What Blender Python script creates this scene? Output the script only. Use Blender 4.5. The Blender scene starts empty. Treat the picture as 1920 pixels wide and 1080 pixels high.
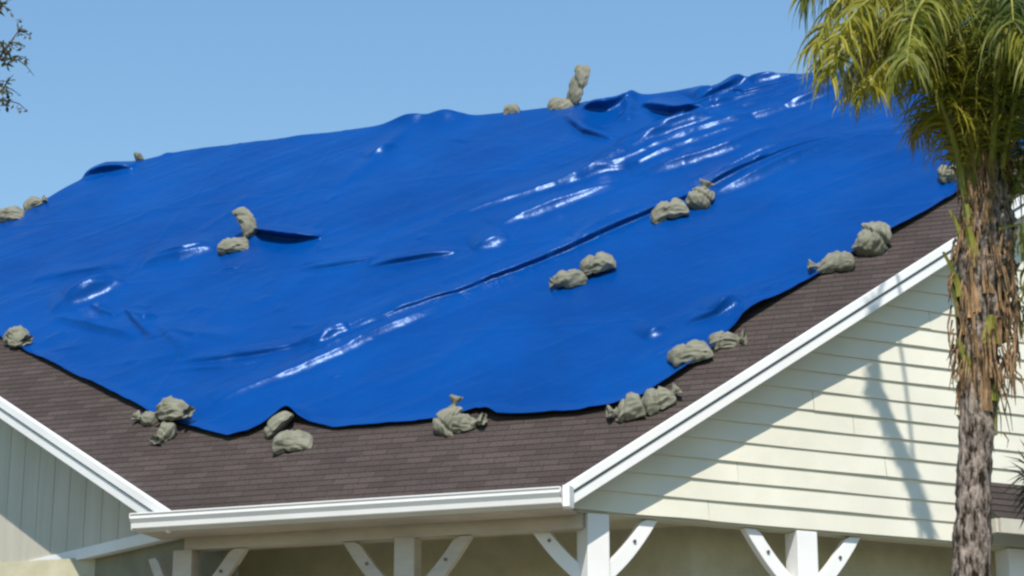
import bpy, bmesh, math, random
import numpy as np
from mathutils import Vector, Matrix, noise as mnoise

# ------------------------------------------------------------------ camera, sky, sun, exposure
SC = bpy.context.scene
FPX, HOR = 4000.0, 1700.0                      # focal length in photo pixels, photo row of the horizon
EYE = Vector((0, 0, 1.6))
TAU = math.atan((HOR - 540) / FPX)
cam = bpy.data.cameras.new('camera'); co = bpy.data.objects.new('camera', cam); SC.collection.objects.link(co)
co.location = EYE; co.rotation_euler = (math.pi / 2 + TAU, 0, 0)
cam.sensor_width = 36; cam.lens = 36 * FPX / 1920; cam.clip_end = 6000; cam.clip_start = 0.2
SC.camera = co
SUN_AZ, SUN_EL = math.radians(-5), math.radians(51)      # azimuth from straight behind the viewer, minus = left
w = bpy.data.worlds.new('World'); SC.world = w; w.use_nodes = True
nt = w.node_tree; bg = nt.nodes['Background']
sky = nt.nodes.new('ShaderNodeTexSky'); sky.sky_type = 'NISHITA'; sky.sun_disc = False
sky.sun_elevation = SUN_EL; sky.sun_rotation = math.pi - SUN_AZ
sky.air_density = 2.0; sky.dust_density = 0.0; sky.ozone_density = 10.0
nt.links.new(sky.outputs[0], bg.inputs[0]); bg.inputs[1].default_value = 0.15
sl = bpy.data.lights.new('sun', 'SUN'); sl.energy = 5.0; sl.angle = math.radians(0.5); sl.color = (1, .94, .86)
so = bpy.data.objects.new('sun', sl); SC.collection.objects.link(so)
TOSUN = Vector((math.sin(SUN_AZ) * math.cos(SUN_EL), -math.cos(SUN_AZ) * math.cos(SUN_EL), math.sin(SUN_EL)))
so.rotation_euler = TOSUN.to_track_quat('Z', 'Y').to_euler()
SC.view_settings.view_transform = 'Standard'; SC.view_settings.look = 'None'
SC.view_settings.exposure = 0.0; SC.view_settings.gamma = 1
SC.cycles.filter_width = 2.5
rnd = random.Random(7)
NR = np.random.RandomState(5)

# ------------------------------------------------------------------ helpers
def ray(px, py):
    c, s = math.cos(TAU), math.sin(TAU)
    x, y = (px - 960) / FPX, (540 - py) / FPX
    return Vector((x, c - y * s, s + y * c)).normalized()
def at(px, py, Y):                              # point seen at that place of the photo, Y metres away
    r = ray(px, py); return EYE + r * (Y / r.y)
def hit(px, py, P, n):
    r = ray(px, py); return EYE + r * ((P - EYE).dot(n) / r.dot(n))
def to_px(P):
    d = P - EYE; c, s = math.cos(TAU), math.sin(TAU)
    f = d.y * c + d.z * s; u = -d.y * s + d.z * c
    return 960 + FPX * d.x / f, 540 - FPX * u / f
ROOT = {}
def thing(name, label, cat, loc=(0, 0, 0), group=None):
    o = bpy.data.objects.new(name, None); SC.collection.objects.link(o); o.location = loc
    o.empty_display_size = .2
    o['label'] = label; o['category'] = cat
    if group: o['group'] = group
    return o
def tag(o, label, cat, group=None):
    o['label'] = label; o['category'] = cat
    if group: o['group'] = group
    return o
def base_of(p):
    while p.parent: p = p.parent
    return Vector(p.location)
def mk(name, V, F, mat, parent=None, smooth=False, loc=None, uv=None):
    off = base_of(parent) if parent else Vector(loc or (0, 0, 0))
    me = bpy.data.meshes.new(name)
    me.from_pydata([tuple(Vector(v) - off) for v in V], [], F)
    if smooth: me.polygons.foreach_set('use_smooth', [True] * len(me.polygons))
    if uv is not None:
        l = me.uv_layers.new(name='UVMap')
        idx = np.empty(len(me.loops), dtype=np.int32); me.loops.foreach_get('vertex_index', idx)
        l.data.foreach_set('uv', np.asarray(uv, dtype=np.float32)[idx].ravel())
    me.materials.append(mat); me.update()
    o = bpy.data.objects.new(name, me); SC.collection.objects.link(o)
    if parent: o.parent = parent
    else: o.location = off
    return o
class MB:                                        # collects simple solids into one mesh
    def __init__(s): s.V = []; s.F = []
    def add(s, V, F):
        k = len(s.V); s.V += [Vector(v) for v in V]; s.F += [tuple(i + k for i in f) for f in F]
    def box(s, P, ex, ey, ez):                   # corner P, three edge vectors
        P = Vector(P); c = [P + ex * a + ey * b + ez * d for d in (0, 1) for b in (0, 1) for a in (0, 1)]
        F = [(0, 2, 3, 1), (4, 5, 7, 6), (0, 1, 5, 4), (2, 6, 7, 3), (0, 4, 6, 2), (1, 3, 7, 5)]
        if ex.cross(ey).dot(ez) < 0: F = [f[::-1] for f in F]
        s.add(c, F)
    def prism(s, prof, P, ax, ay, along):        # closed profile swept along a vector
        n = len(prof); a = [Vector(P) + ax * x + ay * y for x, y in prof]
        s.add(a + [q + along for q in a], [(i, (i + 1) % n, n + (i + 1) % n, n + i) for i in range(n)] + [tuple(range(n))[::-1], tuple(range(n, 2 * n))])
    def tube(s, pts, rad, n=8, cap=True):
        rings = []; up = Vector((0.3, 0.2, 1))
        for i, p in enumerate(pts):
            t = (pts[min(i + 1, len(pts) - 1)] - pts[max(i - 1, 0)]).normalized()
            a = t.cross(up)
            a = a.normalized() if a.length > 1e-4 else Vector((1, 0, 0)); b = a.cross(t)
            rings.append([p + (a * math.cos(2 * math.pi * k / n) + b * math.sin(2 * math.pi * k / n)) * rad[i] for k in range(n)])
        F = [(i * n + k, i * n + (k + 1) % n, (i + 1) * n + (k + 1) % n, (i + 1) * n + k) for i in range(len(pts) - 1) for k in range(n)]
        if cap: F += [tuple(range(n))[::-1], tuple(range((len(pts) - 1) * n, len(pts) * n))]
        s.add([v for r in rings for v in r], F)
    def build(s, name, mat, parent=None, smooth=False, loc=None, bevel=0):
        o = mk(name, s.V, s.F, mat, parent, smooth, loc)
        if bevel:
            m = o.modifiers.new('bevel', 'BEVEL'); m.width = bevel; m.segments = 2; m.limit_method = 'ANGLE'
        return o

# ---- materials
def mat(name, col, rough=.6, spec=.5):
    m = bpy.data.materials.new(name); m.use_nodes = True
    b = m.node_tree.nodes['Principled BSDF']
    b.inputs['Base Color'].default_value = (*col, 1); b.inputs['Roughness'].default_value = rough
    b.inputs['Specular IOR Level'].default_value = spec
    return m, m.node_tree, b
def nnode(t, typ, **kw):
    n = t.nodes.new(typ)
    for k, v in kw.items():
        if k.startswith('_'): setattr(n, k[1:], v)
        else: n.inputs[k.replace('0', ' ')].default_value = v
    return n
def noise_col(t, b, c1, c2, scale, detail=6, lo=.3, hi=.7, coord='Object', stretch=(1, 1, 1), rough=.6):
    tc = nnode(t, 'ShaderNodeTexCoord'); mp = nnode(t, 'ShaderNodeMapping'); mp.inputs['Scale'].default_value = stretch
    t.links.new(tc.outputs[coord], mp.inputs[0])
    n = nnode(t, 'ShaderNodeTexNoise', Scale=scale, Detail=detail, Roughness=rough); t.links.new(mp.outputs[0], n.inputs['Vector'])
    r = nnode(t, 'ShaderNodeValToRGB'); e = r.color_ramp.elements
    e[0].position = lo; e[0].color = (*c1, 1); e[1].position = hi; e[1].color = (*c2, 1)
    t.links.new(n.outputs[0], r.inputs[0]); t.links.new(r.outputs[0], b.inputs['Base Color'])
    return mp, n, r
def bump(t, b, src, strength, dist):
    bm = nnode(t, 'ShaderNodeBump', Strength=strength, Distance=dist)
    t.links.new(src, bm.inputs['Height']); t.links.new(bm.outputs[0], b.inputs['Normal']); return bm

M = {}
# blue polyethylene tarpaulin: woven, glossy, fine puckers
m, t, b = mat('blue_tarpaulin', (.001, .045, .24), .28, .25); M['tarp'] = m; b.inputs['Specular Tint'].default_value = (.45, .66, 1, 1)
mp, n, r = noise_col(t, b, (.0001, .041, .200), (.0002, .057, .255), .9, 4)
n2 = nnode(t, 'ShaderNodeTexNoise', Scale=9.0, Detail=4.0, Roughness=.6); t.links.new(mp.outputs[0], n2.inputs['Vector'])
bump(t, b, n2.outputs[0], .25, .02)
# asphalt shingles (UV = metres along the eave, metres up the slope)
m, t, b = mat('asphalt_shingles', (.05, .045, .043), .9, .25); M['shingle'] = m
tc = nnode(t, 'ShaderNodeTexCoord')
br = nnode(t, 'ShaderNodeTexBrick', Scale=1.0, Bias=.0); br.inputs['Mortar Size'].default_value = .004
br.inputs['Brick Width'].default_value = .22; br.inputs['Row Height'].default_value = .0833
br.inputs['Color1'].default_value = (.060, .046, .040, 1); br.inputs['Color2'].default_value = (.088, .068, .060, 1); br.inputs['Mortar'].default_value = (.045, .034, .03, 1)
t.links.new(tc.outputs['UV'], br.inputs['Vector'])
ng = nnode(t, 'ShaderNodeTexNoise', Scale=60.0, Detail=3.0); t.links.new(tc.outputs['UV'], ng.inputs['Vector'])
nl = nnode(t, 'ShaderNodeTexNoise', Scale=1.3, Detail=4.0); t.links.new(tc.outputs['UV'], nl.inputs['Vector'])
mx = nnode(t, 'ShaderNodeMix', _data_type='RGBA', _blend_type='MULTIPLY'); mx.inputs[0].default_value = .7
rg = nnode(t, 'ShaderNodeValToRGB'); rg.color_ramp.elements[0].position = .35; rg.color_ramp.elements[0].color = (.5, .5, .5, 1); rg.color_ramp.elements[1].position = .7; rg.color_ramp.elements[1].color = (1.3, 1.28, 1.25, 1)
t.links.new(ng.outputs[0], rg.inputs[0]); t.links.new(br.outputs[0], mx.inputs[6]); t.links.new(rg.outputs[0], mx.inputs[7])
mx2 = nnode(t, 'ShaderNodeMix', _data_type='RGBA', _blend_type='MULTIPLY'); mx2.inputs[0].default_value = .5
rl = nnode(t, 'ShaderNodeValToRGB'); rl.color_ramp.elements[0].position = .3; rl.color_ramp.elements[0].color = (.65, .63, .62, 1); rl.color_ramp.elements[1].position = .7; rl.color_ramp.elements[1].color = (1.2, 1.2, 1.2, 1)
t.links.new(nl.outputs[0], rl.inputs[0]); t.links.new(mx.outputs[2], mx2.inputs[6]); t.links.new(rl.outputs[0], mx2.inputs[7])
t.links.new(mx2.outputs[2], b.inputs['Base Color']); bump(t, b, ng.outputs[0], .5, .004)
# paints
def paint(key, c1, c2, scale=3.0, rough=.5, stretch=(1, 1, 1)):
    m, t, b = mat(key, c1, rough, .4); mp, n, r = noise_col(t, b, c1, c2, scale, 5, .35, .65, stretch=stretch)
    n2 = nnode(t, 'ShaderNodeTexNoise', Scale=40.0, Detail=3.0); t.links.new(mp.outputs[0], n2.inputs['Vector']); bump(t, b, n2.outputs[0], .12, .003)
    M[key] = m
paint('white_trim', (.80, .79, .76), (.86, .85, .82), 2.0)
paint('cream_siding', (.68, .65, .53), (.75, .72, .595), 1.5)
paint('shade_toned_board', (.50, .465, .37), (.57, .53, .43), 2.0, stretch=(3, 3, .4))  # pale paint darkened, the gable's shade is put into the colour
paint('tan_wood', (.50, .43, .34), (.60, .52, .42), 3.0, stretch=(1, 1, 4))
paint('olive_stucco', (.46, .43, .29), (.55, .51, .36), 5.0, .85)
paint('olive_dark', (.20, .185, .12), (.26, .24, .16), 4.0, .85)  # same stucco darkened to offset the sun on the side wall
paint('olive_light', (.48, .45, .33), (.55, .52, .4), 3.0)
paint('porch_floor', (.45, .42, .37), (.55, .52, .46), 2.0, .7)
m, t, b = mat('sandbag_cloth', (.36, .33, .24), .85, .25); M['sandbag'] = m
mp, n, r = noise_col(t, b, (.15, .147, .108), (.27, .262, .195), 5.0, 4, .32, .68)
wv = nnode(t, 'ShaderNodeTexWave', Scale=45.0, Distortion=2.0); t.links.new(mp.outputs[0], wv.inputs['Vector'])
n2 = nnode(t, 'ShaderNodeTexNoise', Scale=22.0, Detail=3.0); t.links.new(mp.outputs[0], n2.inputs['Vector']); bump(t, b, n2.outputs[0], .35, .012)
m, t, b = mat('palm_trunk_bark', (.2, .16, .13), .95, .1); M['bark'] = m
mp, n, r = noise_col(t, b, (.03, .021, .015), (.40, .32, .26), 16.0, 9, .40, .60, stretch=(1.8, 1.8, .6)); bump(t, b, n.outputs[0], 1.0, .05)
m, t, b = mat('palm_leaf_base', (.2, .12, .07), .85, .15); M['boot'] = m
mp, n, r = noise_col(t, b, (.06, .033, .017), (.52, .33, .17), 9.0, 8, .35, .68, stretch=(4, 4, .7)); bump(t, b, n.outputs[0], .8, .03)
m, t, b = mat('palm_petiole', (.25, .24, .05), .5, .3); M['petiole'] = m
noise_col(t, b, (.13, .16, .03), (.36, .33, .06), 5.0, 4)
def leafmat(key, c1, c2, scale=4.0, trans=.35):
    m, t, b = mat(key, c1, .5, .35); mp, n, r = noise_col(t, b, c1, c2, scale, 4, .35, .65)
    tr = nnode(t, 'ShaderNodeBsdfTranslucent'); ms = nnode(t, 'ShaderNodeMixShader'); ms.inputs[0].default_value = trans
    t.links.new(r.outputs[0], tr.inputs[0]); t.links.new(b.outputs[0], ms.inputs[1]); t.links.new(tr.outputs[0], ms.inputs[2])
    t.links.new(ms.outputs[0], t.nodes['Material Output'].inputs[0]); M[key] = m
leafmat('palm_green', (.13, .16, .018), (.32, .31, .04), trans=.42)
leafmat('palm_yellow', (.19, .20, .014), (.40, .35, .035))
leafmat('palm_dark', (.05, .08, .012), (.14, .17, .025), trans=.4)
leafmat('palm_dry', (.22, .17, .07), (.38, .31, .14))
leafmat('tree_leaf', (.06, .08, .02), (.17, .15, .045))
leafmat('spiky_leaf', (.012, .018, .012), (.05, .06, .04), trans=.1)
leafmat('shrub_leaf', (.03, .055, .015), (.08, .11, .03))
m, t, b = mat('twig_bark', (.10, .075, .05), .9, .1); M['twig'] = m; noise_col(t, b, (.06, .045, .03), (.16, .12, .09), 12.0)
m, t, b = mat('lawn', (.05, .08, .02), .95, .1); M['lawn'] = m; noise_col(t, b, (.05, .075, .02), (.12, .13, .05), 1.5, 8)
m, t, b = mat('bolt_and_shadow_line', (.12, .12, .12), .4, .5); b.inputs['Metallic'].default_value = .8; M['bolt'] = m; noise_col(t, b, (.08, .08, .08), (.2, .19, .18), 30.0)

# ------------------------------------------------------------------ ground
g = mk('ground', [(-600, -300, 0), (600, -300, 0), (600, 1500, 0), (-600, 1500, 0)], [(0, 1, 2, 3)], M['lawn']); g['kind'] = 'structure'
m, t, b = mat('bounce_grey', (.45, .42, .38), .9, .2); M['bounce_grey'] = m; noise_col(t, b, (.13, .12, .11), (.2, .19, .17), .8, 8)
g2 = mk('bounce_sheet', [(-12, 6, .004), (14, 6, .004), (14, 24, .004), (-12, 24, .004)], [(0, 1, 2, 3)], M['bounce_grey']); g2['kind'] = 'structure'  # unseen sheet added to bounce light up under the porch

# ------------------------------------------------------------------ house: roof plane
Z = Vector((0, 0, 1))
PITCH = .95
_r2 = ray(1055, 914); P2 = EYE + _r2 * (16 / _r2.y)
_r1 = ray(322, 960); P1 = EYE + _r1 * ((P2.z - EYE.z) / _r1.z)
EX = (P2 - P1).normalized(); INN = Vector((-EX.y, EX.x, 0)); LEAVE = (P2 - P1).length
ES = (INN + Z * PITCH).normalized(); EN = EX.cross(ES)
def W(u, v, h=0.0): return P1 + EX * u + ES * v + EN * h
def rc(px, py):
    q = hit(px, py, P1, EN) - P1; return q.dot(EX), q.dot(ES)
ZE = P1.z
uR, vR = rc(1758, 468); uL, vL = rc(0, 745)
kR = (uR - LEAVE) / vR; kL = uL / vL              # rakes: u = LEAVE + kR*v, u = kL*v
RIDGE_PX = [(180, 323), (350, 285)]
ra, rb = rc(180, 323), rc(350, 285)
rz = rc(0, 422)
VR_ = .5 * (rc(350, 285)[1] + rc(1530, 140)[1])   # ridge height along the slope
# left gable peak: hip line (0,422)-(180,323) prolonged to the left rake
d = (ra[0] - rz[0], ra[1] - rz[1])
tt = (kL * rz[1] - rz[0]) / (d[0] - kL * d[1]); PK = (rz[0] + d[0] * tt, rz[1] + d[1] * tt)
PEAK_R = (LEAVE + kR * VR_, VR_)
OUT = [PK, ra, rb, PEAK_R]                        # upper outline, left to right
oU = np.array([p[0] for p in OUT]); oV = np.array([p[1] for p in OUT])
def vtop(u): return np.interp(u, oU, oV)
def roof_uL(v):                                   # left limit at slope height v
    if v <= PK[1]: return kL * v
    return float(np.interp(v, oV[:3], oU[:3]))
def roof_uR(v): return LEAVE + kR * v
print('roof', LEAVE, PK, ra, rb, PEAK_R, 'kR', kR, 'kL', kL)
HB = P1.copy(); HB.z = 0
house = thing('house', 'cream house with brown shingle roof mostly covered by a blue tarp', 'house', HB)
# shingle courses, each one lapped over the course below
V = []; F = []; UVs = []
EXPO = .0833; nC = int(VR_ / EXPO) + 1
for i in range(nC):
    a, b_ = i * EXPO, min((i + 1) * EXPO, VR_)
    if b_ - a < .005: break
    k = len(V)
    ub, ut = (roof_uL(a), roof_uR(a)), (roof_uL(b_), roof_uR(b_))
    V += [W(ub[0], a, -.006), W(ub[1], a, -.006), W(ub[0], a, .0035), W(ub[1], a, .0035), W(ut[0], b_, 0), W(ut[1], b_, 0)]
    UVs += [(ub[0], a + .001), (ub[1], a + .001), (ub[0], a + .001), (ub[1], a + .001), (ut[0], b_ - .001), (ut[1], b_ - .001)]
    F += [(k, k + 1, k + 3, k + 2), (k + 2, k + 3, k + 5, k + 4)]
# far slopes behind ridge and hip
def back(u, v): 
    p = W(u, v); dz = p.z - ZE; q = p + INN * (dz / PITCH); q.z = ZE - .3; return q
k = len(V); top = [W(*p, .0) for p in OUT]; bk = [back(*p) for p in OUT]
V += top + bk; UVs += [(p[0], 0) for p in OUT] + [(p[0], 9) for p in OUT]
F += [(k + i + 1, k + i, k + 4 + i, k + 5 + i) for i in range(3)]
roof = mk('roof', V, F, M['shingle'], house, uv=UVs)
# soffit sheet under the slope
def under(v, h=-.11): return [W(roof_uL(v) , v, h), W(roof_uR(v), v, h)]
lv = [0.02, PK[1] * .6, PK[1], ra[1], rb[1] - .02]
V = []; 
for v in lv: V += under(v)
mk('soffit', V, [(2 * i, 2 * i + 2, 2 * i + 3, 2 * i + 1) for i in range(len(lv) - 1)], M['shade_toned_board'], house)

# rakes
def rake(Pa, Pb, outn, bh, name_mat):
    """barge board along a rake: a lower board and a thicker upper strip proud of it"""
    d_ = Pb - Pa
    mb = MB(); mb.box(Pa - Z * bh + outn * .002, d_, outn * .035, Z * (bh - .090)); o = mb.build('rake_board', M['white_trim'], house, bevel=.004)
    m2 = MB(); m2.box(Pa - Z * .070 + outn * .002, d_, outn * .055, Z * .082); m2.build('drip_edge', M['white_trim'], o, bevel=.005)
    m3 = MB(); m3.box(Pa - Z * .0895 + outn * .002, d_, outn * .010, Z * .020); m3.build('painted_shadow_line', M['bolt'], o)  # dark strip laid in as the shadow line between the boards
    return o
RB = W(LEAVE, 0); RT = W(*PEAK_R); LB = W(0, 0); LT = W(*PK)
wR = Vector((RT.x - RB.x, RT.y - RB.y, 0)); lenR = wR.length; wR.normalize(); nR = Vector((wR.y, -wR.x, 0)); slR = (RT.z - RB.z) / lenR
wL = Vector((LT.x - LB.x, LT.y - LB.y, 0)); lenL = wL.length; wL.normalize(); nL = Vector((-wL.y, wL.x, 0)); slL = (LT.z - LB.z) / lenL
if nR.y > 0: nR = -nR
if nL.y > 0: nL = -nL
print('wR', wR, nR, lenR, slR, 'wL', wL, nL, lenL, slL, 'ZE', ZE)
rake(RB - Z * .0, RT, nR, .175, 0)
rake(LB - wL * .0, LT, nL, .175, 0)
# mirrored far side of the right gable and its roof
RT2 = RT + wR * lenR; RT2.z = RB.z
rake(RT + wR * .001, RT2, nR, .175, 0)
mb = MB(); mb.add([RT + nR * .05, RT2 + nR * .05, RT2 - nR * 9, RT - nR * 9], [(0, 1, 2, 3)]); mb.build('side_roof', M['shingle'], house)

# gutter along the front eave
u0 = rc(250, 985)[0]; u0 = -.30; gl = LEAVE + .02 - u0
OUTW = -INN
prof = [(0, 0), (.012, .0), (.012, .012), (.09, .012), (.098, .05), (.122, .085), (.122, .118), (.132, .118), (.132, .128), (.112, .128), (.112, .09), (.088, .055), (.082, .02), (.012, .02), (.012, .125), (0, .125)]
mb = MB(); mb.prism([(x + .012, y) for x, y in prof], W(u0, 0) - Z * .145, OUTW, Z, EX * gl)
gut = mb.build('gutter', M['white_trim'], house)
mb = MB(); mb.box(W(u0, 0) - Z * .150 - OUTW * .025, EX * (gl - .0), OUTW * .034, Z * .135); mb.build('fascia', M['white_trim'], house)
for uu in (u0 - .006, u0 + gl):
    mb = MB(); mb.prism([(.010, 0), (.098, 0), (.108, .05), (.142, .09), (.142, .128), (.010, .128)], W(uu, 0) - Z * .146, OUTW, Z, EX * .006); mb.build('gutter_end', M['white_trim'], house)
mb = MB(); mb.box(W(LEAVE + .035, 0) - Z * .17 + OUTW * .0, EX * .055, OUTW * .12, Z * .165); mb.build('eave_return', M['white_trim'], house, bevel=.004)

# right gable wall: lap siding
OVR = .222
WR0 = RB - nR * OVR                                # plane of the right wall, under the rake
zb = hit(1300, 975, WR0, nR).z                     # lower edge of the siding
zb2 = hit(1780, 1014, WR0, nR).z; print('siding bottom', zb, zb2, 'eave', ZE)
ZB = .5 * (zb + zb2)
EXR = .166
def wl(z): return max(-.6, (z - (RB.z - .13)) / slR)
V = []; F = []; i = 0
while True:
    a, b_ = ZB + i * EXR, ZB + (i + 1) * EXR
    if a > RT.z - .35: break
    k = len(V)
    la, lb = wl(a), wl(b_); rA, rB = 2 * lenR - la, 2 * lenR - lb
    if rB < lb: break
    cuts = [la]; x_ = la + NR.uniform(.8, 3.4)
    while x_ < rA - .5 and x_ < 14: cuts.append(x_); x_ += NR.uniform(3.2, 3.8)
    cuts.append(rA)
    for q in range(len(cuts) - 1):
        k = len(V); l0, r0 = cuts[q] + (.0015 if q else 0), cuts[q + 1] - (.0015 if q < len(cuts) - 2 else 0)
        l1, r1 = (lb if q == 0 else l0), (rB if q == len(cuts) - 2 else r0)
        if l1 > r1: continue
        oz = NR.uniform(-.003, .003); oo = NR.uniform(-.002, .003); ns = 14
        for n_ in range(ns + 1):
            f_ = n_ / ns; wob = .0022 * math.sin(f_ * 9 + q * 3 + i * 1.7) + NR.uniform(-.0008, .0008)
            for z, off, l_, r_ in ((a + oz, 0, l0, r0), (a + oz + wob, .023 + oo + wob, l0, r0), (b_ + .01, .004, l1, r1)):
                V.append(WR0 + wR * (l_ + (r_ - l_) * f_) + nR * off + Z * (z - WR0.z))
            if n_:
                j = k + 3 * n_; F += [(j - 3, j, j + 1, j - 2), (j - 2, j + 1, j + 2, j - 1)]
    i += 1
mk('gable_siding', V, F, M['cream_siding'], house)
mb = MB()                                          # skirt board closing the foot of the siding, porch header behind
mb.box(WR0 - wR * .1 - nR * .14 + Z * (ZB - .02 - WR0.z), wR * (2 * lenR), nR * .137, Z * .06); mb.build('porch_beam', M['olive_light'], house)

# small lean-to roof against the right wall, mostly hidden by the palm
q0 = hit(1872, 972, WR0 + nR * .45, nR); q0 = q0 - nR * .45; xl = (q0 - WR0).dot(wR)
zt_ = hit(1890, 905, WR0, nR).z; zf_ = hit(1885, 972, WR0 + nR * .45, nR).z
a_ = WR0 + wR * xl; a_.z = zt_; b_ = a_ + nR * .45; b_.z = zf_; V = []; F = []; UV_ = []; nn = 6
for k in range(nn):
    p_, q_ = a_.lerp(b_, 1 - k / nn), a_.lerp(b_, 1 - (k + 1) / nn); j = len(V)
    V += [p_, p_ + wR * 5, p_ + Z * .012, p_ + wR * 5 + Z * .012, q_, q_ + wR * 5]; F += [(j, j + 1, j + 3, j + 2), (j + 2, j + 3, j + 5, j + 4)]
    UV_ += [(0, k * .0833 + .001), (5, k * .0833 + .001)] * 2 + [(0, k * .0833 + .082), (5, k * .0833 + .082)]
lr = mk('lean_to_roof', V, F, M['shingle'], house, uv=UV_)
mb = MB(); mb.box(b_ - Z * .125 + nR * .003, wR * 5, nR * .03, Z * .12); mb.box(b_ - Z * .12 - wR * .03, wR * .028, -nR * .45, Z * .115); mb.build('lean_to_fascia', M['shade_toned_board'], lr)  # toned-down paint stands in for palm shade on the white fascia
# left gable wall: vertical boards
OVL = .50
WL0 = LB - nL * OVL
zl = hit(200, 1018, WL0, nL).z; print('left beam', zl)
ZLB = zl
V = []; F = []
mb = MB(); bw = .30
A_h = W(0, 0) ; IN = .34
tL = ((WL0 - A_h).dot(INN) - IN - .02) / wL.dot(INN)     # where the wall meets the porch header
xx = -tL
def ztopL(x): return LB.z - .10 + slL * x
while xx < lenL - .02:
    x2 = min(xx + bw, lenL)
    for (p, q, off) in ((xx + .009, x2, .012), (xx - .001, xx + .010, .002)):
        Pq = [WL0 + wL * p + Z * (ZLB - WL0.z), WL0 + wL * q + Z * (ZLB - WL0.z), WL0 + wL * q + Z * (ztopL(q) - WL0.z), WL0 + wL * p + Z * (ztopL(p) - WL0.z)]
        if ztopL(p) <= ZLB: continue
        mb.add([v_ + nL * off for v_ in Pq] + [v_ - nL * .03 for v_ in Pq], [(0, 1, 2, 3), (0, 4, 5, 1), (1, 5, 6, 2), (3, 7, 4, 0)])
    xx = x2
mb.build('gable_boarding', M['shade_toned_board'], house)
mb = MB(); mb.box(WL0 - wL * tL - nL * .06 + Z * (ZLB - .10 - WL0.z), wL * (lenL + tL), nL * .09, Z * .10); mb.build('gable_beam', M['white_trim'], house, bevel=.004)

# porch under the front eave
ZS = ZE - .155                                     # level of the eave soffit
IN = .34
A = W(0, 0); A.z = ZS
mb = MB(); mb.box(A - EX * .28 + INN * .02, EX * (LEAVE + .30), INN * IN, Z * .012); mb.build('eave_soffit', M['tan_wood'], house)
mb = MB(); mb.box(A - EX * .05 + INN * IN - Z * .10, EX * (LEAVE + .10), INN * .13, Z * .115); mb.build('porch_beam', M['tan_wood'], house)
# ceiling, back walls and floor of the porch
zc = ZB + .05
C0 = A + INN * 2.2
HL = WL0 - wL * tL; HL = HL - nL * .05; EL_ = WL0 + wL * lenL
cp = [HL, A + INN * .5 + EX * (LEAVE + .2), A + INN * .5 + EX * (LEAVE + .2) + wR * 14, A + INN * 6 + wR * 14 + EX * LEAVE, EL_ - nL * .05]
cpz = [Vector((p.x, p.y, zc)) for p in cp]
mk('porch_ceiling', cpz, [tuple(range(5))], M['olive_stucco'], house)
B0 = A + INN * 1.6; B1 = B0 + EX * (LEAVE + 1.0) ; 
bw_pts = [B0 - EX * 7 , B0 + EX * (LEAVE + .6), B0 + EX * (LEAVE + .6) + wR * 14]
V = []
for p in bw_pts: V += [Vector((p.x, p.y, 0)), Vector((p.x, p.y, zc + .02))]
mk('porch_wall', V, [(0, 2, 3, 1), (2, 4, 5, 3)], M['olive_stucco'], house)
V = []
for p in (HL - nL * .02, EL_ - nL * .07): V += [Vector((p.x, p.y, 0)), Vector((p.x, p.y, ZLB - .03))]
mk('side_wall', V, [(0, 1, 3, 2)], M['olive_dark'], house)
mk('porch_floor', [Vector((p.x, p.y, .45)) for p in cp], [tuple(range(5))], M['porch_floor'], house)

# posts with knee braces
def post(px, Pl, n_, ax, s, topz, mt, brL=True, brR=True, axL=None):
    """square post under a beam, knee braces running along ax"""
    q = hit(px, 1010, Pl, n_); q.z = 0
    axL = axL or -ax
    ay = Vector((-ax.y, ax.x, 0))
    mb = MB(); mb.box(q - ax * s / 2 - ay * s / 2, ax * s, ay * s, Z * topz)
    po = mb.build('post', M[mt], house, bevel=.006)
    for on, dr in ((brL, axL), (brR, ax)):
        if not on: continue
        side = Vector((-dr.y, dr.x, 0)); tk = .075
        N = 8; reach, drop, dep = .40, .46, .105
        lo, hi = [], []
        for k in range(N + 1):
            f_ = k / N
            x = s / 2 + f_ * reach; z = topz - drop * (1 - f_) + math.sin(f_ * math.pi) * -.035
            lo.append((x + dep * .38, z - dep * .38)); hi.append((x - dep * .38, z + dep * .38))
        lo[-1] = (lo[-1][0] + .02, topz - .004); hi[-1] = (hi[-1][0], topz - .004)
        lo[0] = (s / 2 + .002, lo[0][1] - .05); hi[0] = (s / 2 + .002, hi[0][1])
        mb = MB(); mb.prism(lo + hi[::-1], q - side * tk / 2, dr, Z, side * tk)
        mb.build('knee_brace', M[mt], po, bevel=.004)
        mb = MB(); c = q + dr * (s / 2 + reach * .62) + Z * (topz - drop * .40)
        face = side if side.y < 0 else -side
        mb.tube([c + face * (tk / 2 - .01), c + face * (tk / 2 + .012)], [.014, .014], 8); mb.build('bolt', M['bolt'], po)
    return po
BF = A + INN * (IN + .065)
post(765, BF, INN, EX, .17, ZS - .101, 'tan_wood')
post(352, BF, INN, EX, .17, ZS - .101, 'tan_wood', axL=wL)
# corner post belongs to the right wall line
PB = WR0 - nR * .07
post(1112, PB, nR, wR, .19, ZB - .021, 'white_trim', axL=-EX)
for pxx in (1502, 1893, 2290): post(pxx, PB, nR, wR, .19, ZB - .021, 'white_trim')

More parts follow.
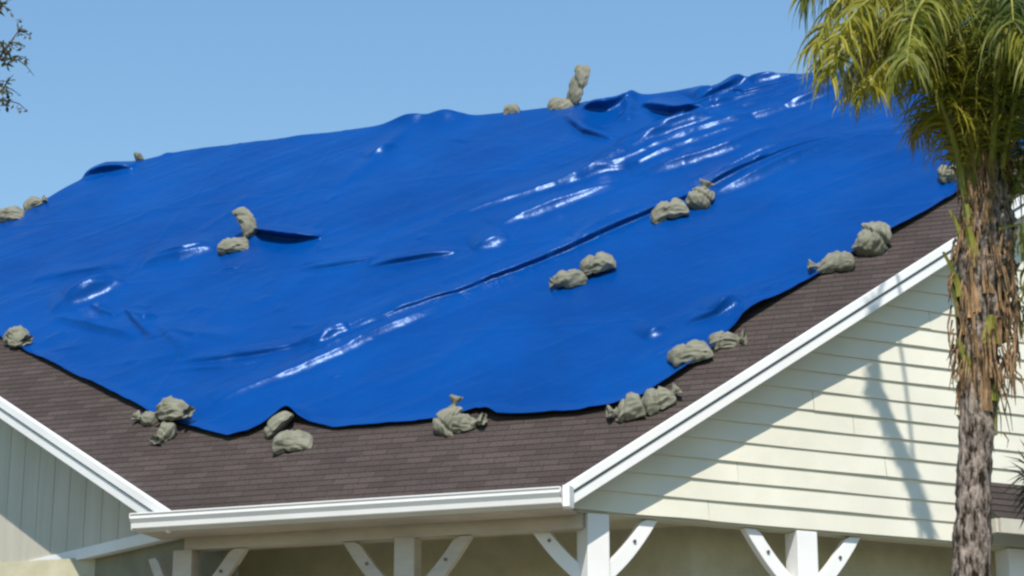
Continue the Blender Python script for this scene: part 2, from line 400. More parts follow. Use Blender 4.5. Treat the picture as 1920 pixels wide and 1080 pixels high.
# ------------------------------------------------------------------ blue tarp
def vnoise(x, y, seed=0):
    xi = np.floor(x).astype(int); yi = np.floor(y).astype(int); fx = x - xi; fy = y - yi
    fx = fx * fx * fx * (fx * (fx * 6 - 15) + 10); fy = fy * fy * fy * (fy * (fy * 6 - 15) + 10)
    tab = np.random.RandomState(100 + seed).rand(256, 256)
    g_ = lambda a, b_: tab[a % 256, b_ % 256]
    return (g_(xi, yi) * (1 - fx) + g_(xi + 1, yi) * fx) * (1 - fy) + (g_(xi, yi + 1) * (1 - fx) + g_(xi + 1, yi + 1) * fx) * fy - .5
LOW = [(-330, 462), (-200, 531), (0, 636), (60, 668), (150, 714), (255, 766), (300, 792), (345, 803), (385, 815), (430, 826), (468, 818), (508, 800), (545, 788), (585, 800), (625, 808), (700, 803), (780, 797), (845, 788), (895, 774), (935, 790), (1000, 786), (1080, 780), (1150, 768), (1205, 752), (1255, 722), (1330, 672), (1395, 608), (1470, 560), (1550, 512), (1660, 450), (1785, 376), (1900, 303), (2080, 190)]
lowuv = [rc(*p) for p in LOW]
LU = np.array([p[0] for p in lowuv]); LV = np.array([p[1] for p in lowuv])
CREASE = []
def crease(pts, h, w_, lean=0., asym=.55, dash=0., taper=True):
    CREASE.append(([rc(*p) for p in pts], h, w_, lean, asym, dash, taper))
def glint(pts, w_, k=1.0, dash=0.):            # soft fold, its lower flank as steep as mirrors the sun
    crease(pts, .78 * w_ * k, w_ * 1.45, 0, -1.0, dash * .25)
# the long pleat across the tarp
crease([(640, 632), (760, 588), (1000, 498), (1180, 420), (1240, 396), (1330, 357), (1450, 308), (1565, 262)], .068, .08, .85, .35)
glint([(560, 660), (640, 626), (740, 588), (840, 548)], .07, 1, .3)
glint([(1080, 452), (1160, 418), (1235, 386)], .07, 1.05, .3)
glint([(405, 768), (520, 718), (640, 666), (740, 618), (870, 562)], .085, 1.05, .35)
glint([(590, 655), (625, 636), (660, 625)], .07, 1.1, .3)
glint([(1330, 376), (1420, 338), (1500, 300), (1580, 262)], .10, 1.05, .2)
glint([(1340, 352), (1440, 305), (1545, 265)], .07, 1., .4)
# bundle of glossy wrinkles towards the ridge
glint([(820, 420), (960, 380), (1080, 342), (1180, 296), (1260, 258), (1400, 210), (1560, 146)], .085, 1.1, .35)
glint([(930, 434), (1040, 390), (1180, 342)], .095, 1.1, .2)
glint([(1180, 335), (1280, 312), (1370, 282), (1455, 240)], .095, 1.1, .2)
glint([(1050, 358), (1120, 328), (1200, 300), (1300, 262), (1440, 216), (1560, 172)], .08, 1.1, .4)
glint([(1110, 328), (1200, 312), (1300, 275), (1420, 232)], .07, 1.1, .5)
glint([(1130, 310), (1200, 280), (1260, 262), (1330, 240), (1400, 222)], .06, 1.1, .5)
glint([(1160, 288), (1240, 262), (1330, 236)], .06, 1.1, .5)
glint([(1200, 270), (1290, 232), (1380, 200), (1500, 160)], .06, 1.1, .3)
glint([(890, 476), (925, 464), (960, 452)], .09, 1.15)
crease([(1230, 240), (1330, 205), (1440, 175), (1545, 140)], .04, .06, .6, .4)
crease([(1330, 345), (1430, 305), (1520, 272)], .035, .05, .7, .4)
glint([(1480, 205), (1560, 172), (1640, 145)], .07, 1.1, .4)
# left part
glint([(268, 503), (340, 490), (410, 470)], .10, 1.15)
crease([(290, 494), (350, 481), (400, 466)], .03, .05, .6, .4)
glint([(96, 588), (165, 564), (240, 532)], .12, 1.05)
glint([(125, 574), (180, 554), (228, 530)], .09, 1.05)
glint([(100, 598), (170, 616), (260, 640)], .07, 1.2, .3)
crease([(172, 580), (195, 592), (222, 600)], .05, .055, .3, .5)
crease([(240, 580), (262, 615), (296, 642)], .07, .075, .4, .5)
glint([(272, 612), (285, 606), (298, 600)], .07, 1.1)
crease([(296, 604), (325, 645), (352, 680)], .03, .07, .2, .6)
crease([(330, 690), (430, 674), (520, 656), (600, 640)], .055, .085, .5, .45)
crease([(310, 622), (370, 640), (450, 640)], .035, .09, .3, .55)
crease([(320, 704), (420, 692), (520, 672)], .028, .06, .3, .5)
crease([(60, 528), (150, 514), (240, 502)], .045, .10, .4, .5)
crease([(690, 508), (790, 490), (860, 476)], .06, .075, .6, .42)
crease([(560, 514), (640, 501), (710, 490)], .045, .08, .5, .45)
crease([(462, 441), (500, 446), (550, 452), (605, 450)], .13, .085, 1.1, .28)  # fold added and shaped to darken a wedge like the standing bag's shadow
crease([(380, 440), (440, 400), (470, 370)], .018, .06, 0, .7)
crease([(630, 360), (720, 295), (790, 225)], .045, .12, .2, .6)
glint([(690, 304), (715, 294), (748, 278)], .07, 1.0, .4)
crease([(150, 335), (200, 322), (255, 318)], .10, .10, .7, .45)
crease([(1060, 220), (1100, 250), (1150, 266)], .07, .07, .8, .4)
crease([(1095, 212), (1140, 208), (1180, 192)], .11, .09, .8, .4)
crease([(1178, 232), (1184, 205), (1188, 180)], .07, .06, 0, .8)
crease([(1205, 200), (1260, 215), (1325, 215)], .13, .10, .9, .4)
crease([(1305, 195), (1340, 182), (1400, 155)], .09, .08, .7, .45)
glint([(1300, 190), (1320, 182), (1340, 176)], .08, 1.1)
glint([(1340, 215), (1380, 192), (1398, 188)], .08, 1.1)
glint([(1410, 162), (1460, 150), (1500, 144)], .07, 1.1, .3)
crease([(1290, 610), (1350, 598), (1395, 582)], .05, .06, .6, .4)
glint([(1210, 640), (1228, 632), (1250, 620)], .08, 1.0, .3)
glint([(1350, 600), (1375, 585), (1400, 570)], .07, 1.0, .3)
crease([(1370, 590), (1400, 560), (1500, 520)], .025, .05, .3, .5, .5)
crease([(1600, 260), (1680, 250), (1760, 230)], .03, .10, .1, .6)
crease([(1560, 330), (1650, 300), (1760, 265)], .02, .10, .1, .6)
crease([(1380, 430), (1440, 390), (1480, 360)], .018, .07, 0, .7)
crease([(700, 740), (820, 690), (960, 600)], .016, .10, 0, .7)
crease([(1060, 600), (1064, 700), (1066, 775)], .016, .07, 0, .8)
crease([(1180, 700), (1250, 660), (1330, 625)], .02, .06, .2, .6, .4)
crs = random.Random(3)
for _ in range(40):                                # small random puckers, most on the lower left
    if crs.random() < .62: x, y = crs.uniform(60, 640), crs.uniform(500, 740)
    else: x, y = crs.uniform(500, 1600), crs.uniform(230, 720)
    if y > 640 + x * .3 and x < 420: continue
    L_ = crs.uniform(18, 60); an = crs.uniform(-.1, .75)
    crease([(x, y), (x + L_ * math.cos(an) / 2, y - L_ * math.sin(an) / 2 + crs.uniform(-4, 4)), (x + L_ * math.cos(an), y - L_ * math.sin(an))], crs.uniform(.006, .022), crs.uniform(.035, .06), .3, .6)
BUMPS = [(778, 222, .18, .26, .22), (838, 226, .10, .22, .18), (315, 290, .05, .06, .05), (1185, 188, .05, .12, .1), (1410, 156, .06, .3, .12), (1120, 205, .05, .3, .15), (920, 785, .06, .16, .10), (545, 790, .09, .14, .10), (440, 745, .05, .5, .3), (340, 650, .06, .4, .3), (1380, 590, .06, .3, .2), (480, 452, .05, .10, .10)]
u_lo, u_hi = rc(-260, 490)[0], rc(2040, 215)[0]
u_lo = max(u_lo, PK[0] + .05); u_hi = min(u_hi, PEAK_R[0] - .4)
NU = int((u_hi - u_lo) / .0185); NV = 470; NB = 26
U = np.linspace(u_lo, u_hi, NU)
vl = np.interp(U, LU, LV) + .012 * vnoise(U * 9, U * 0, 3)
vh = vtop(U)
vl = np.minimum(vl, vh - .15)
tt = np.linspace(0, 1, NV)
UU = np.repeat(U[:, None], NV, 1); VV = vl[:, None] + (vh - vl)[:, None] * tt[None, :]
def displace(u, v):
    h = .022 + .030 * vnoise(u * .9, v * .9, 1) + .014 * vnoise(u * 2.6 + v, v * 2.2 - u * .6, 2) + .0035 * vnoise(u * 4 - v * 2.2, (v * 1.8 + u * .9) * 5.0, 7) + .0018 * vnoise(u * 22, v * 22, 8)
    al, ac = u * .81 + v * .59, v * .81 - u * .59          # along and across the pull of the sheet
    h = h + .011 * (.5 - np.abs(vnoise(al * .55, ac * 3.0, 21)) * 2) + .0045 * (.5 - np.abs(vnoise(al * 1.1, ac * 7.0, 22)) * 2)
    for k_, c_ in enumerate((-2.3, -.95, .45, 1.85, 3.3, 4.8)): h = h + .006 * np.exp(-np.abs(u - c_ - .04 * vnoise(v, v * 0, 30 + k_)) / .03)
    for c_ in (2.6, 4.3, 6.1): h = h + .005 * np.exp(-np.abs(v - c_ - .05 * vnoise(u, u * 0, 40)) / .03)
    sh = np.zeros_like(h)
    for pts, hh, w_, lean, asym, dash, taper in CREASE:
        P = np.array(pts); R = w_ * 4
        box = (u > P[:, 0].min() - R) & (u < P[:, 0].max() + R) & (v > P[:, 1].min() - R) & (v < P[:, 1].max() + R)
        if not box.any(): continue
        a, c = u[box], v[box]; best = np.full(a.shape, 1e9); sd = np.zeros_like(a); par = np.zeros_like(a)
        seg = np.hypot(*(np.diff(P, axis=0).T)); tot = seg.sum(); acc = 0
        for i in range(len(P) - 1):
            d_ = P[i + 1] - P[i]; L2 = (d_ ** 2).sum()
            q = np.clip(((a - P[i, 0]) * d_[0] + (c - P[i, 1]) * d_[1]) / L2, 0, 1)
            ex, ey = a - P[i, 0] - q * d_[0], c - P[i, 1] - q * d_[1]
            di = np.hypot(ex, ey); s_ = np.sign(d_[0] * ey - d_[1] * ex) * di
            m_ = di < best; best[m_] = di[m_]; sd[m_] = s_[m_]; par[m_] = ((acc + q * seg[i]) / tot)[m_]
            acc += seg[i]
        sd = sd + (.012 * vnoise(a * 5, c * 5, 11) if asym < 0 else .03 * vnoise(a * 5, c * 5, 11))
        pr = np.where(sd > 0, np.exp(-(sd / (w_ * (1.5 if asym > 0 else 2.2))) ** 2), np.exp(-(sd / (w_ * asym)) ** 2) if asym > 0 else np.clip(1 + sd / (w_ * -asym), 0, 1) ** 2)
        am = np.clip(np.sin(np.pi * np.clip(par, 0, 1)), 0, 1) ** .6 if taper else 1.
        if dash: am = am * (1 - dash * np.clip(.5 + 1.6 * vnoise(par * tot * 7.0, par * 0 + hh * 100, 13), 0, 1))
        h[box] += hh * pr * am; sh[box] += hh * lean * pr * am
    for x, y, hh, su, sv in BUMPS:
        q = rc(x, y); h += hh * np.exp(-((u - q[0]) / su) ** 2 - ((v - q[1]) / sv) ** 2)
    return h, sh
HH, SH = displace(UU, VV)
dl = VV - vl[:, None]                              # the loose lower hem lifts off the shingles
lift = .026 + .03 * np.clip(vnoise(U * 1.7, U * 0 + 4, 5) + .25, 0, 1)
HH += lift[:, None] * np.exp(-(dl / .10) ** 2)
HH = np.maximum(HH, .012)
base = np.array(P1); ex = np.array(EX); es = np.array(ES); en = np.array(EN); inn = np.array(INN); zz = np.array((0, 0, 1.))
Pt = base + UU[..., None] * ex + (VV - SH)[..., None] * es + HH[..., None] * en
# over the ridge and down the far slope
ed = np.linspace(0, 1, NB + 1)[1:] * .55
dirb = inn / PITCH - zz; dirb = dirb / np.linalg.norm(dirb)
nb_ = inn * PITCH * 1.0 + zz; nb_ = nb_ / np.linalg.norm(nb_)
top_ = base + U[:, None] * ex + vh[:, None] * es
bl = np.exp(-(ed / .12) ** 2)
nrm = en[None, :] * bl[:, None] + nb_[None, :] * (1 - bl[:, None]); nrm /= np.linalg.norm(nrm, axis=1)[:, None]
hb = HH[:, -1][:, None] * (.25 + .75 * bl[None, :]) + .02
Pb = top_[:, None, :] + ed[None, :, None] * dirb + hb[..., None] * nrm[None]
ALL = np.concatenate([Pt, Pb], axis=1); NT = NV + NB
loc0 = np.array(W(LEAVE / 2, 0)); loc0[2] = ZE
me = bpy.data.meshes.new('tarp')
idx = np.arange(NU * NT).reshape(NU, NT)
quads = np.stack([idx[:-1, :-1], idx[1:, :-1], idx[1:, 1:], idx[:-1, 1:]], -1).reshape(-1, 4)
me.vertices.add(NU * NT); me.vertices.foreach_set('co', (ALL - loc0).reshape(-1))
me.loops.add(quads.size); me.loops.foreach_set('vertex_index', quads.ravel().astype(np.int32))
me.polygons.add(len(quads)); me.polygons.foreach_set('loop_start', np.arange(0, quads.size, 4, dtype=np.int32)); me.polygons.foreach_set('loop_total', np.full(len(quads), 4, dtype=np.int32))
me.polygons.foreach_set('use_smooth', np.ones(len(quads), dtype=bool))
me.update(); me.validate(); me.materials.append(M['tarp'])
tarp = bpy.data.objects.new('tarp', me); SC.collection.objects.link(tarp); tarp.location = loc0
tag(tarp, 'wrinkled glossy blue tarpaulin spread over the brown roof under sandbags', 'tarp')
def tarp_h(u, v):
    a, b_ = displace(np.array([u]), np.array([v])); 
    inside = v > np.interp(u, LU, LV)
    return float(max(a[0], .012)) if inside else .006

# ------------------------------------------------------------------ sandbags
def bag_mesh(L, Wd, H, seed, ears=1.0, slump=.3, tied=False):
    bm = bmesh.new(); bmesh.ops.create_icosphere(bm, subdivisions=5, radius=1)
    r = random.Random(seed); o1 = Vector((r.uniform(-50, 50), r.uniform(-50, 50), r.uniform(-50, 50)))
    bend = r.uniform(-.25, .25); skew = r.uniform(-.22, .22); twist = r.uniform(-.35, .35); gr = r.uniform(-.35, .3)
    rdg = lambda p: 1 - 2 * abs(mnoise.noise(p))
    for v in bm.verts:
        x, y, z = v.co
        rr = math.hypot(x, y); mx_ = max(abs(x), abs(y), 1e-6)
        q_ = .35 + .35 * min(ears, 1.3)                      # how square and pointed the cloth corners are
        f_ = (1 - q_) + q_ * rr / mx_
        x, y = x * f_, y * f_
        prof_ = max(0, (1 - min(1, abs(x)) ** 2.4) * (1 - min(1, abs(y)) ** 2.4)) ** .42
        edge = 1 - prof_
        z = math.copysign(1, z) * (prof_ * .93 + .07 * abs(z)) * (min(1, abs(z) * 2.2) if abs(z) < .45 else 1)
        p = Vector((x * L, y * Wd, z * H)) / .2
        big = mnoise.noise(p * 1.1 + o1) * .22
        ps = Vector((p.x * .55 + .5 * p.y, p.y * 1.9 - .3 * p.x, p.z * 1.5))       # folds run along the sack
        cr = .30 * (rdg(ps * .9 + o1 * 1.3) ** 3 + .2) + .20 * rdg(ps * 1.9 + o1 * .7) - .45 * math.exp(-((x - gr - .3 * y) / .10) ** 2) + .02 * mnoise.noise(p * 5 + o1)
        k_ = 1 + big + cr * (.75 + .6 * edge)
        if tied and x > 0:
            pl = math.sin(7 * math.atan2(y * Wd, z * H + 1e-6) + 3 * mnoise.noise(p * .6 + o1))
            k_ *= 1 + .20 * pl * x; tp = 1 - .42 * x ** 1.6; y *= tp * (1 + .10 * pl * x); z *= tp
        q = Vector((x * L / 2 * (1 + .10 * rdg(p * .8 + o1 * 2)), y * Wd / 2 * (1 + .6 * big + .5 * cr), z * H / 2 * k_ * (1 - slump * .5 * x)))
        a = twist * x; q.y, q.z = q.y * math.cos(a) - q.z * math.sin(a), q.y * math.sin(a) + q.z * math.cos(a)
        q.y += bend * Wd * x * x + .03 * Wd * mnoise.noise(Vector((x * 3, 0, 1)) + o1)
        q.z += skew * H * x - .28 * H * (max(0, abs(x) - .45) + max(0, abs(y) - .55)) + edge * H * .14 * mnoise.noise(p * 1.7 + o1 * 2)
        if q.z < -H * .28: q.z = -H * .28 + (q.z + H * .28) * .3
        q.z += H * .36
        v.co = q
    return bm
def neck_mesh(R, Ln, seed):
    bm = bmesh.new(); r = random.Random(seed); n = 22; rings = []
    for i, (x, rr) in enumerate(((-.10, .95), (.08, .52), (.25, .36), (.42, .5), (.7, .9), (1.0, 1.15), (.98, 1.05), (.7, .75), (.45, .3))):
        ring = []
        for k in range(n):
            a = 2 * math.pi * k / n; pl = 1 + .22 * math.sin(a * 5 + seed) * min(1, abs(x) + .4)
            jit = 1 + r.uniform(-.06, .06)
            ring.append(bm.verts.new((x * Ln + (r.uniform(-.05, .05) * Ln if x > .6 else 0), math.cos(a) * R * rr * pl * jit * 1.2, math.sin(a) * R * rr * pl * jit * .7)))
        rings.append(ring)
    for i in range(len(rings) - 1):
        for k in range(n): bm.faces.new((rings[i][k], rings[i][(k + 1) % n], rings[i + 1][(k + 1) % n], rings[i + 1][k]))
    return bm
def bmobj(name, bm, m_, parent=None):
    me = bpy.data.meshes.new(name); bm.normal_update(); bm.to_mesh(me); bm.free(); me.materials.append(m_)
    me.polygons.foreach_set('use_smooth', [True] * len(me.polygons))
    o = bpy.data.objects.new(name, me); SC.collection.objects.link(o)
    if parent: o.parent = parent
    return o
BAGS = 'sandbags weighing down the blue tarp'
def sandbag(px, py, L, Wd, H, rot, label, seed, stand=0., roll=0., neck=None, ears=1.0, back_=0., lift=0., slump=.3):
    """px,py: middle of the bag's foot on the roof; rot: turn in the roof plane; stand: degrees the long axis is tipped up"""
    u, v = rc(px, py)
    if back_: v = vtop(u) + 0.0
    h = tarp_h(u, v) + lift
    P = W(u, v, h)
    if back_: P = P + INN * back_ - Z * back_ * .5
    e1, e2, e3 = EX.copy(), ES.copy(), EN.copy()
    R0 = Matrix((e1, e2, e3)).transposed()
    R = R0 @ Matrix.Rotation(math.radians(rot), 3, 'Z') @ Matrix.Rotation(math.radians(-stand), 3, 'Y') @ Matrix.Rotation(math.radians(roll), 3, 'X')
    L *= .90; Wd *= .92; H *= .76
    if neck: neck *= .8
    o = bmobj('sandbag', bag_mesh(L, Wd, H, seed, ears, slump, bool(neck)), M['sandbag'])
    off = R @ Vector((L / 2 * math.sin(math.radians(abs(stand))), 0, 0)) if stand else Vector()
    o.matrix_world = Matrix.Translation(P + off) @ R.to_4x4()
    tag(o, label, 'sandbag', BAGS)
    if neck:
        nk = bmobj('tied_neck', neck_mesh(max(H, .13) * .36, neck, seed), M['sandbag'], o)
        nk.location = (L * .45, 0, H * .36); nk.rotation_euler = (0, math.radians(-18), 0)
    return o
S = sandbag
S(40, 644, .30, .22, .19, -40, 'tan sandbag on the tarp edge at the far left, neck tied at right', 1, neck=.11)
S(280, 792, .19, .14, .12, 165, 'small dark knotted sandbag left of the three at the lower left tarp corner', 2, ears=.6, neck=.08)
S(332, 794, .36, .23, .19, -25, 'wide rounded sandbag on top of the pile at the lower left tarp corner', 3, lift=.05, neck=.10)
S(314, 820, .21, .17, .14, 250, 'small round pale sandbag in front of the pile at the lower left tarp corner', 4, ears=.5, neck=.07)
S(522, 814, .32, .17, .15, 48, 'dark sandbag leaning upright under the raised tarp hem beside a pale one', 5, stand=18, roll=-50, lift=.02, ears=1.3)
S(550, 836, .36, .22, .16, 14, 'pale flat sandbag lying on bare shingles below the raised tarp hem', 6, ears=1.4)
S(836, 808, .30, .20, .16, 62, 'peaked pale sandbag with a pointed tip at the middle of the lower tarp edge', 7, stand=32, ears=1.7, neck=.12)
S(868, 803, .27, .17, .15, 0, 'low crumpled sandbag with dark folds, right of the peaked pale one', 8, neck=.12)
S(1182, 778, .26, .22, .19, 200, 'rounded left sandbag of the pair at the lower right tarp corner', 9, ears=.8, neck=.09)
S(1234, 761, .30, .21, .18, 35, 'right sandbag of the pair at the lower right tarp corner above bare shingles', 10, neck=.10)
S(1296, 678, .38, .21, .17, 24, 'pale sandbag lying on the right tarp edge, its pointed end to the left', 11, ears=1.5)
S(1360, 644, .28, .18, .14, 8, 'shaded dark sandbag resting partly on shingles at the right tarp edge', 12, roll=50, ears=1.3, neck=.08)
S(1568, 503, .36, .21, .17, 190, 'long pale sandbag on the upper right tarp edge beside an upright one', 13, neck=.11, ears=.7)
S(1638, 470, .36, .27, .24, 70, 'big upright pointed sandbag on the upper right tarp edge above bare shingles', 14, stand=30, ears=1.6)
S(1072, 536, .34, .21, .17, 200, 'left sandbag of the pair in the middle of the blue tarp below the long pleat', 15, ears=.8, neck=.06)
S(1124, 512, .34, .21, .18, 24, 'right sandbag of the pair in the middle of the blue tarp below the long pleat', 16, lift=.03, ears=1.3)
S(1256, 411, .38, .23, .18, 22, 'pale sandbag lying on the long pleat, left of a smaller dark one', 17, ears=1.3)
S(1310, 389, .28, .23, .20, 75, 'small dark lumpy sandbag at the upper end of the long pleat', 18, stand=22, roll=30, neck=.09)
S(440, 473, .34, .20, .15, 20, 'flat pale sandbag lying on the left half of the blue tarp', 19, ears=1.3)
S(476, 450, .38, .16, .11, 128, 'narrow sandbag standing on end on the left half of the blue tarp', 20, stand=42, lift=.03, ears=1.0)
S(1078, 194, .50, .25, .10, 46, 'tall pale sandbag standing upright against the sky on the ridge', 21, stand=56, ears=.9)
S(1056, 196, .36, .24, .13, 8, 'flat sandbag lying on the ridge at the foot of the upright one', 22, back_=.03)
S(965, 202, .20, .16, .16, 8, 'small sandbag peeking over the middle of the ridge', 23, back_=.04)
S(262, 306, .10, .10, .16, 40, 'tiny brown sandbag tip showing above the left end of the ridge', 24, back_=.02)
S(62, 388, .24, .17, .16, 30, 'brown sandbag on the sloping hip, upper of the two at the left', 25, back_=.02, neck=.08)
S(14, 417, .36, .24, .19, 30, 'pale sandbag on the sloping hip at the left border of the roof', 26, back_=.02, ears=1.3)
S(1784, 340, .26, .18, .16, 20, 'small pale sandbag on the tarp edge beside the palm trunk', 27, ears=1.2)

# ------------------------------------------------------------------ palm in front of the house
PY = 13.0
pb = at(1818, 1045, PY); pb.z = 0
palm = thing('palm_tree', 'tall palm with shaggy brown trunk and drooping yellow green fronds at right', 'palm tree', pb)
spine = [(1800, 1700, 44), (1812, 1300, 41), (1822, 1045, 39), (1826, 900, 36), (1831, 760, 36), (1836, 660, 40), (1842, 580, 48), (1846, 500, 60), (1848, 440, 58), (1850, 380, 46), (1852, 300, 36), (1856, 200, 30), (1862, 80, 24), (1866, -20, 16)]
pts = []; rad = []
for i in range(len(spine) - 1):
    for k in range(16):
        f_ = k / 16; x, y, r_ = (spine[i][j] * (1 - f_) + spine[i + 1][j] * f_ for j in range(3))
        pts.append(at(x, y, PY)); rad.append(r_ * .87 / FPX * PY * (1 + rnd.uniform(-.03, .03) + .03 * math.sin((i * 16 + k) * .9)))
pts[0].z = 0
mb = MB(); mb.tube(pts, rad, 44)
for v in mb.V:
    c_ = mnoise.noise(Vector((v.x * 16, v.y * 16, v.z * 5)))
    c_ = c_ * .12 + mnoise.noise(Vector((v.x * 42, v.y * 42, v.z * 16))) * .11 + (1 - 2 * abs(mnoise.noise(Vector((v.x * 9, v.y * 9, v.z * 22))))) * .05
    v += Vector((v.x - pts[40].x, v.y - PY, 0)) * c_
mb.build('trunk', M['bark'], palm, smooth=True)
# old leaf bases clasping the upper trunk
for i in range(96):
    f_ = (i / 95) ** .8; py_ = 810 - 565 * f_ + rnd.uniform(-30, 30)
    cx = 1836 + 16 * f_; a = i * 2.399 + rnd.uniform(-.2, .2)
    r_ = (40 + 22 * math.sin(min(1, max(0, (720 - py_) / 330)) * math.pi)) / FPX * PY * .82
    c = at(cx, py_, PY); dr = Vector((math.cos(a), math.sin(a), 0)); sd = Vector((-dr.y, dr.x, 0))
    Ln = rnd.uniform(.16, .34); wd = rnd.uniform(.022, .062); fl = rnd.uniform(.05, .55)
    V = []; F = []; n = 6
    for k in range(n):
        g_ = k / (n - 1); wk = wd * (1 - .62 * g_) ; o_ = c + dr * (r_ + fl * Ln * g_ ** 1.6 * .8 - .02) + Z * (Ln * g_ - .05)
        th = .022 * (1 - .6 * g_)
        V += [o_ - sd * wk, o_ + dr * th * 1.4, o_ + sd * wk, o_ - dr * th]
        if k: F += [(4 * k - 4 + j, 4 * k - 4 + (j + 1) % 4, 4 * k + (j + 1) % 4, 4 * k + j) for j in range(4)]
    F += [(0, 3, 2, 1), tuple(4 * n - 4 + j for j in range(4))]
    mk('leaf_base', V, F, M['boot'] if rnd.random() < .78 else M['petiole'], palm, smooth=False)
# ragged fibres hanging from the trunk
mb = MB()
for i in range(420):
    py_ = rnd.uniform(180, 700) + rnd.random() ** 3 * 120; a = rnd.uniform(0, 6.28); c = at(1842, py_, PY)
    r_ = (40 + 20 * math.sin(min(1, max(0, (720 - py_) / 330)) * math.pi)) / FPX * PY
    dr = Vector((math.cos(a), math.sin(a), 0)); p = c + dr * r_
    L_ = rnd.uniform(.08, .28); mb.tube([p, p + dr * .03 - Z * L_ * .5, p + dr * rnd.uniform(.0, .06) - Z * L_], [.006, .005, .002], 4)
mb.build('trunk_fibre', M['boot'], palm)
def spline(P, n):
    out = []
    for i in range(len(P) - 1):
        a, b_, c, d_ = P[max(i - 1, 0)], P[i], P[i + 1], P[min(i + 2, len(P) - 1)]
        for k in range(n):
            t_ = k / n
            out.append(.5 * ((2 * b_) + (c - a) * t_ + (2 * a - 5 * b_ + 4 * c - d_) * t_ ** 2 + (3 * b_ - a - 3 * c + d_) * t_ ** 3))
    return out + [P[-1]]
def frond(ctrl, mt, seed, lf=.5, nlf=135, wid=.0085, hang=1.4, f0=.2):
    """feather frond along a curve from the crown outward; the leaflets droop"""
    r = random.Random(seed); pts = spline(ctrl, 9); N = len(pts) - 1
    mb = MB(); mb.tube(pts, [(.024 * (1 - i / (N + 1)) ** .9 + .003) for i in range(N + 1)], 6)
    fr = mb.build('frond', M['petiole'], palm, smooth=True)
    V = []; F = []
    for k in range(nlf):
        f_ = f0 + (1 - f0) * (k + r.random() * .9) / nlf; i = min(N - 1, int(f_ * N)); p = pts[i].lerp(pts[i + 1], f_ * N - i)
        tgt = (pts[i + 1] - pts[i]).normalized(); sd = tgt.cross(Z); sd = sd.normalized() if sd.length > .05 else Vector((0, 1, 0)); up = sd.cross(tgt)
        for s_ in (-1, 1):
            if r.random() < .05: continue
            out = (sd * s_ * r.uniform(.45, 1) + tgt * r.uniform(.2, .9) + up * r.uniform(-.45, .6)).normalized()
            ll = lf * r.uniform(.6, 1.2) * (1 - .45 * max(0, f_ - .65) / .35) * min(1, .45 + (f_ - f0) * 4)
            n = 6; q = p.copy(); d_ = out.copy()
            wv = Vector((r.uniform(-1, 1), r.uniform(-1, 1), r.uniform(-.4, .4))).cross(out); wv = wv.normalized() if wv.length > .05 else Vector((1, 0, 0)); b0 = len(V)
            dr_ = hang * r.uniform(.5, 1.3)
            for j in range(n):
                g_ = j / (n - 1); w_ = wid * (1 - g_) ** .6 * (1.1 if j else .6) * r.uniform(.9, 1.1) + .001
                V += [q - wv * w_, q + wv * w_]
                if j: F.append((b0 + 2 * j - 2, b0 + 2 * j - 1, b0 + 2 * j + 1, b0 + 2 * j))
                d_ = (d_ + Vector((r.uniform(-.1, .1), r.uniform(-.1, .1), -1)) * dr_ * .45 * (.5 + g_)).normalized(); q = q + d_ * (ll / (n - 1))
    mk('leaflets', V, F, M[mt], fr)
    return fr
def fpx(mt, dY, *pts_, **kw):                       # a frond drawn through photo points, swinging dY metres towards or away from the viewer
    n = len(pts_); frond([at(x, y, PY + dY * (i / (n - 1)) ** 1.3) for i, (x, y) in enumerate(pts_)], mt, **kw)
fpx('palm_green', -.35, (1822, 480), (1796, 300), (1752, 170), (1690, 62), (1612, 40), (1548, 110), seed=1)
fpx('palm_yellow', -.6, (1826, 470), (1800, 250), (1740, 60), (1660, -25), (1580, -5), (1530, 85), seed=2)
fpx('palm_green', .5, (1830, 460), (1812, 270), (1768, 130), (1700, 70), (1640, 105), (1600, 180), seed=3, lf=.42)
fpx('palm_yellow', -.8, (1824, 470), (1800, 310), (1768, 200), (1722, 120), (1672, 110), (1630, 165), seed=4, lf=.42)
fpx('palm_dry', -.2, (1832, 440), (1815, 270), (1780, 140), (1722, 60), (1650, 60), (1590, 150), seed=5, lf=.45)
fpx('palm_green', .8, (1836, 430), (1822, 260), (1790, 120), (1740, 40), (1690, 70), (1660, 160), seed=6)
fpx('palm_yellow', -1.1, (1836, 440), (1818, 240), (1776, 70), (1710, -10), (1630, 0), (1570, 70), seed=7)
fpx('palm_green', -1.3, (1842, 420), (1830, 220), (1800, 60), (1755, -10), (1715, 30), (1700, 120), seed=8)
fpx('palm_green', .1, (1834, 420), (1816, 220), (1760, 30), (1680, -70), (1580, -80), (1510, -10), seed=9)
fpx('palm_dry', .3, (1830, 470), (1808, 340), (1780, 260), (1748, 220), (1718, 250), seed=10, lf=.30, nlf=80)
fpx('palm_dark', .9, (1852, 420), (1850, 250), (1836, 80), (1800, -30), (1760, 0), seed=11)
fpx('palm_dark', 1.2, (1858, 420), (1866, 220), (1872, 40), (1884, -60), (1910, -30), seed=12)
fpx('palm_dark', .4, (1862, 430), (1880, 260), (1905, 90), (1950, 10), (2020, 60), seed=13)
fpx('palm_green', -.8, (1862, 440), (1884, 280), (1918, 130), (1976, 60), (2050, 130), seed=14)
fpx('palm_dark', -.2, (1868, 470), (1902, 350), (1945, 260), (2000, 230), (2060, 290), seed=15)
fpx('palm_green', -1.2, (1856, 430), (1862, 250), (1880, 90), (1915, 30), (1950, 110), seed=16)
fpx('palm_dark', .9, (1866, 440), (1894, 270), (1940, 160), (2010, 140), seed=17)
fpx('palm_dark', .2, (1856, 380), (1858, 180), (1850, -40), (1800, -200), (1700, -220), seed=18)
